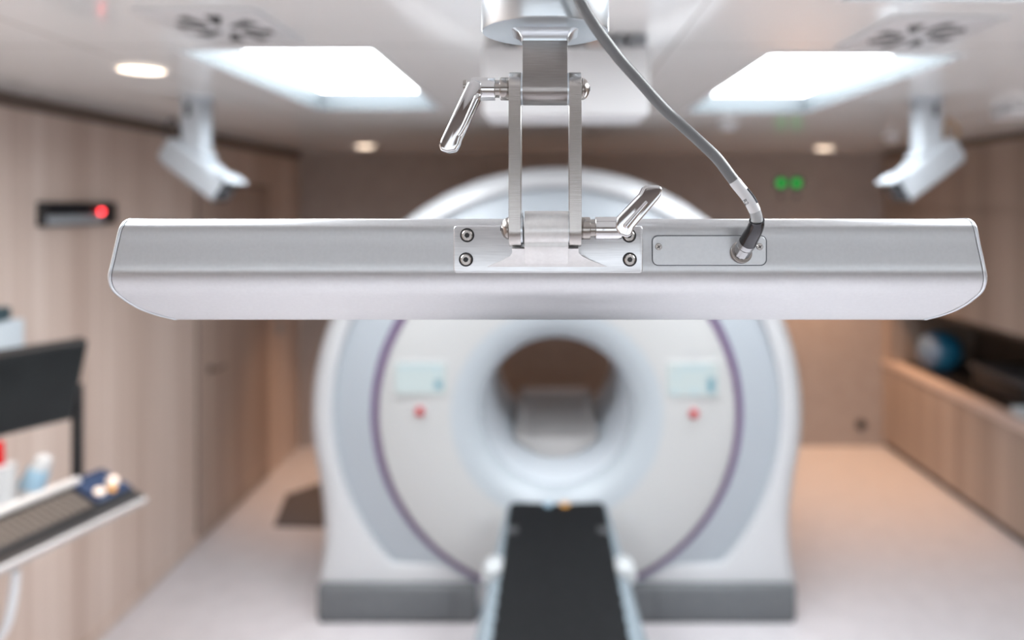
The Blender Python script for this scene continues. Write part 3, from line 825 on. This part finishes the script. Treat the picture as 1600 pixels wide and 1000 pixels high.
# hinge bolts opposite the levers
for x, z, s in ((XA1, pz, 1), (XA0, lz, -1)):
    bm = new(); cyl(bm, (x, AX, z), (x + s * .0058, AX, z), .0076, None, 32, ((0, .0072), (.12, .0076), (.35, .0073), (.65, .0060), (.9, .0036), (1, .0012))); bo = obj('hinge_bolt', bm, 'steel', br)
    bm = new(); prism(bm, ngon((x + s * .0053, AX, z), .0018, 6, 'X'), (s * .0007, 0, 0)); obj('hex_socket', bm, 'black', bo)
# clamp levers
for x, z, s, pts in ((XA0, pz, -1, [(729.5, 131), (732, 126), (742, 123.5), (752, 128), (751, 150), (746, 160), (719, 217), (716.5, 226), (711, 236), (698, 238), (688, 235), (685.5, 227), (689, 217)]),
                     (XA1, lz, 1, [(964.5, 341), (1001, 303), (1006, 293), (1012, 289.5), (1030, 289.5), (1035, 294), (1034.5, 304), (1030, 311), (991, 356), (987, 368), (980, 371.5), (968, 367), (962, 356)])):
    wr = .0078
    bm = new(); cyl(bm, (x, AX, z), (x + s * .0062, AX, z), wr, None, 40, ((0, wr * .96), (.08, wr), (.9, wr), (1, wr * .95))); obj('washer', bm, 'steel', br)
    bm = new(); cyl(bm, (x + s * .0062, AX, z), (x + s * .0098, AX, z), .0060, None, 40); obj('lever_stud', bm, 'steel', br)
    bm = new(); xe = x + s * (.0265 if s < 0 else .028)
    cyl(bm, (x + s * .0095, AX, z), (xe, AX, z), .0078, None, 40, ((0, .0076), (.02, .0079), (.85, .0079), (.95, .0074), (1, .0060))); lv = obj('clamp_lever', bm, 'chrome', br)
    yf = .4905
    bm = new(); prism(bm, [P(a, b, yf) for a, b in pts], (0, .0125, 0)); obj('lever_arm', bm, 'chrome', lv, bevel=.0016, seg=4)
    rib = [P(a, b, yf - .0002) for a, b in (((748, 146), (738, 168), (724, 198), (716, 212)) if s < 0 else ((976, 356), (987, 343), (1000, 328), (1011, 315)))]
    bm = new(); tube(bm, catmull([p + Vector((.0, .0014, 0)) for p in rib], 4), lambda t: .0026 * (1 - .35 * t) if 0.02 < t < .98 else .0016, 16); obj('lever_rib', bm, 'chrome', lv)
    if s < 0:
        bm = new(); c = P(727, 134, AX); cyl(bm, c + Vector((.001, 0, 0)), c + Vector((-.0012, 0, 0)), .0042, .0038); obj('release_button', bm, 'steel', lv)

# ------------------------------------------------------------------ left: workstation on the wall
u = Vector((-.269, -.963, 0)); wdir = Vector((-.963, .269, 0)); tl = math.radians(21)
w = (wdir * math.cos(tl) + Vector((0, 0, math.sin(tl)))).normalized(); nrm = u.cross(w).normalized()
if nrm.z < 0: nrm = -nrm
T0 = P(232, 777, 2.30)


def tp(l, m_, h=0.0): return T0 + u * l + w * m_ + nrm * h


def tbox(bm, l0, l1, m0, m1, h0, h1):
    c = tp((l0 + l1) / 2, (m0 + m1) / 2, (h0 + h1) / 2)
    return obox(bm, c, u * (l1 - l0) / 2, w * (m1 - m0) / 2, nrm * (h1 - h0) / 2)


ws = thing('keyboard_shelf', 'white edged sloping keyboard shelf in front of left oak wall', 'shelf', (-1.3, 1.9, 1.0))
bm = new(); tbox(bm, 0, 1.2, 0, .20, -.022, 0); obj('shelf', bm, 'shelf_white', ws, bevel=.004)
bm = new(); tbox(bm, .004, 1.19, .008, .196, 0, .0015); obj('shelf_mat', bm, 'black', ws)
bm = new()
for l in (.66, 1.05):
    a = tp(l, .10, -.022); prism(bm, [a + u * -.02 + w * .08, a + u * -.02 - w * .08, Vector((a.x - .10, a.y, 1.001)), Vector((a.x - .2, a.y, 1.001))], u * .04)
obj('shelf_bracket', bm, 'dark_grey', ws)
wt = thing('wall_shelf', 'dark worktop on left oak wall behind the sloping keyboard shelf', 'worktop', (XL, 1.8, .975))
obj('worktop', box(new(), (XL, 1.0, .975), (-1.60, 2.56, 1.0)), 'dark_grey', wt, bevel=.004)
bm = new()
for y in (1.2, 2.3): prism(bm, [Vector((XL, y, .974)), Vector((XL, y, .75)), Vector((-1.70, y, .974))], (0, .03, 0))
obj('bracket', bm, 'dark_grey', wt)
kb = thing('keyboard', 'dark keyboard with grey brown keys on sloping shelf at left', 'keyboard', tuple(tp(.5, .1)))
bm = new(); tbox(bm, .155, .62, .045, .145, .0015, .012); obj('case', bm, 'black', kb, bevel=.003)
bm = new()
for r in range(5):
    for k in range(23):
        l = .162 + k * .0197; m0 = .051 + r * .0182; tbox(bm, l, l + .0165, m0, m0 + .0155, .012, .0185)
obj('keys', bm, 'key', kb)
tag(obj('paper_roll', cyl(new(), tp(.112, .172, .016), tp(.9, .172, .016), .0145, None, 24), 'paper', None, bevel=.002), 'long white paper roll lying behind the dark keyboard', 'roll')
mo = thing('trackball', 'navy and black trackball pad at right end of keyboard shelf', 'trackball', tuple(tp(.07, .11)))
bm = new(); tbox(bm, .015, .135, .055, .185, .0015, .018); obj('body', bm, 'navy', mo, bevel=.005)
bm = new(); ball(bm, tp(.052, .100, .024), .019); obj('ball', bm, 'ball', mo)
bm = new(); cyl(bm, tp(.112, .085, .018), tp(.112, .085, .030), .016); obj('knob', bm, 'ball', mo, bevel=.004)
bm = new(); cyl(bm, tp(.075, .075, .018), tp(.075, .075, .026), .012); obj('amber_key', bm, 'amber', mo, bevel=.002)

# monitor on a post
mn = thing('monitor', 'black monitor on a slim post at left edge before oak wall', 'monitor', (-1.62, 2.5, 1.001))
BR, TR = P(114, 655, 2.50), P(138, 533, 2.44)
ud = Vector((-.482, -.876, 0)); Lm = .53
BL, TL = BR + ud * Lm, TR + ud * Lm
nf = (TR - BR).cross(ud).normalized()
if nf.x < 0: nf = -nf
bm = new(); prism(bm, [BR, TR, TL, BL], -nf * .035); cs = obj('casing', bm, 'black', mn, bevel=.004)
e = .012; ux = -ud; uz = (TR - BR).normalized()
bm = new(); prism(bm, [BR - ux * e + uz * e, TR - ux * e - uz * e, TL + ux * e - uz * e, BL + ux * e + uz * e], nf * .0008); obj('screen', bm, 'monitor', mn)
ptop = P(121, 600, 2.525); bm = new(); box(bm, (ptop.x - .015, ptop.y - .012, 1.01), (ptop.x + .015, ptop.y + .012, ptop.z)); obj('post', bm, 'black', mn, bevel=.003)
obj('stand_arm', obox(new(), (BR + TR) / 2 + ud * .14 - nf * .045, ud * .12, nf * .014, Vector((0, 0, .02))), 'black', mn)
obj('stand_base', box(new(), (ptop.x - .16, 2.36, 1.001), (ptop.x + .012, 2.55, 1.012)), 'black', mn, bevel=.003)

bt = thing('spray_bottle', 'white bottle with light blue label leaning behind keyboard shelf', 'bottle', tuple(P(40, 760, 2.22)))
b0 = Vector((P(12, 800, 2.22).x, 2.22, 1.006)); b1 = P(72, 712, 2.26)
ax = (b1 - b0)
bm = new(); cyl(bm, b0, b1, .035, None, 28, ((0, .030), (.02, .036), (.62, .036), (.72, .033), (.90, .027), (.97, .024), (1, .016))); obj('body', bm, 'bottle', bt)
bm = new(); cyl(bm, b0 + ax * .60, b0 + ax * .84, .0375, .031, 28); obj('label', bm, 'label_blue', bt)
bk = thing('beaker', 'white beaker at left edge behind keyboard shelf', 'beaker', (P(5, 800, 2.1).x, 2.1, 1.001))
q = Vector((P(4, 800, 2.12).x, 2.12, 1.001)); bm = new(); cyl(bm, q, q + Vector((0, 0, .25)), .03, .034, 28); obj('body', bm, 'bottle', bk)
bm = new(); cyl(bm, q + Vector((-.012, 0, .25)), q + Vector((-.012, 0, .315)), .016, .014, 20); obj('red_cap', bm, 'red', bk, bevel=.003)
hc = obj('hanging_cable', tube(new(), catmull([P(24, 893, 1.94), P(22, 920, 1.95), P(16, 955, 1.96), P(6, 985, 1.97), P(-20, 1010, 1.98), P(-50, 960, 1.97), P(-58, 940, 1.97)], 6), .012, 12), 'white')
tag(hc, 'white cable loop hanging below keyboard shelf at left edge', 'cable')

# wall display with red lamp
wd_ = thing('wall_display', 'black slot shaped wall display with red lamp on left oak wall', 'display', (XL, 3.22, 1.97))
z0, z1 = 1.912, 2.012
obj('casing', box(new(), (XL, 2.975, z0), (XL + .035, 3.475, z1)), 'black', wd_, bevel=.004)
obj('display_window', box(new(), (XL + .035, 2.99, z0 + .052), (XL + .037, 3.27, z1 - .008)), 'lens', wd_)
obj('silver_strip', box(new(), (XL + .035, 2.985, z0 + .004), (XL + .041, 3.36, z0 + .042)), 'mid_grey', wd_, bevel=.003)
bm = new(); q = Vector((XL + .035, 3.345, 1.969)); cyl(bm, q, q + Vector((.012, -.004, 0)), .011, .009); obj('red_lamp', bm, 'led_red', wd_)
gd = thing('wall_mounted_dispenser', 'pale wall dispenser box above monitor on left oak wall', 'dispenser', (XL, 2.80, 1.5))
obj('body', box(new(), (XL, 2.45, 1.42), (XL + .10, 2.77, 1.573)), 'pale_box', gd, bevel=.006)
obj('lid', box(new(), (XL, 2.40, 1.573), (XL + .08, 2.735, 1.625)), 'teal', gd, bevel=.012)

# ------------------------------------------------------------------ light, world, camera
W = bpy.data.worlds.new('world'); W.use_nodes = True; bpy.context.scene.world = W
W.node_tree.nodes['Background'].inputs[0].default_value = (.6, .65, .7, 1); W.node_tree.nodes['Background'].inputs[1].default_value = .05

cd = bpy.data.cameras.new('camera'); co = bpy.data.objects.new('camera', cd); C.objects.link(co)
co.location = (0, 0, EYE); co.rotation_euler = (PI / 2, 0, 0)
cd.sensor_width = 36; cd.lens = 36 * F / 1600
cd.shift_x = -(VX - 800) / 1600; cd.shift_y = -(500 - VY) / 1600
cd.clip_start = .02; cd.clip_end = 50
cd.dof.use_dof = True; cd.dof.focus_distance = .502; cd.dof.aperture_fstop = cd.lens / 9.7
bpy.context.scene.camera = co
S = bpy.context.scene
S.view_settings.view_transform = 'Standard'; S.view_settings.look = 'None'; S.view_settings.gamma = 1; S.view_settings.use_curve_mapping = False
S.view_settings.exposure = 1.25
S.cycles.use_denoising = True
S.cycles.max_bounces = 10; S.cycles.diffuse_bounces = 6; S.cycles.glossy_bounces = 5
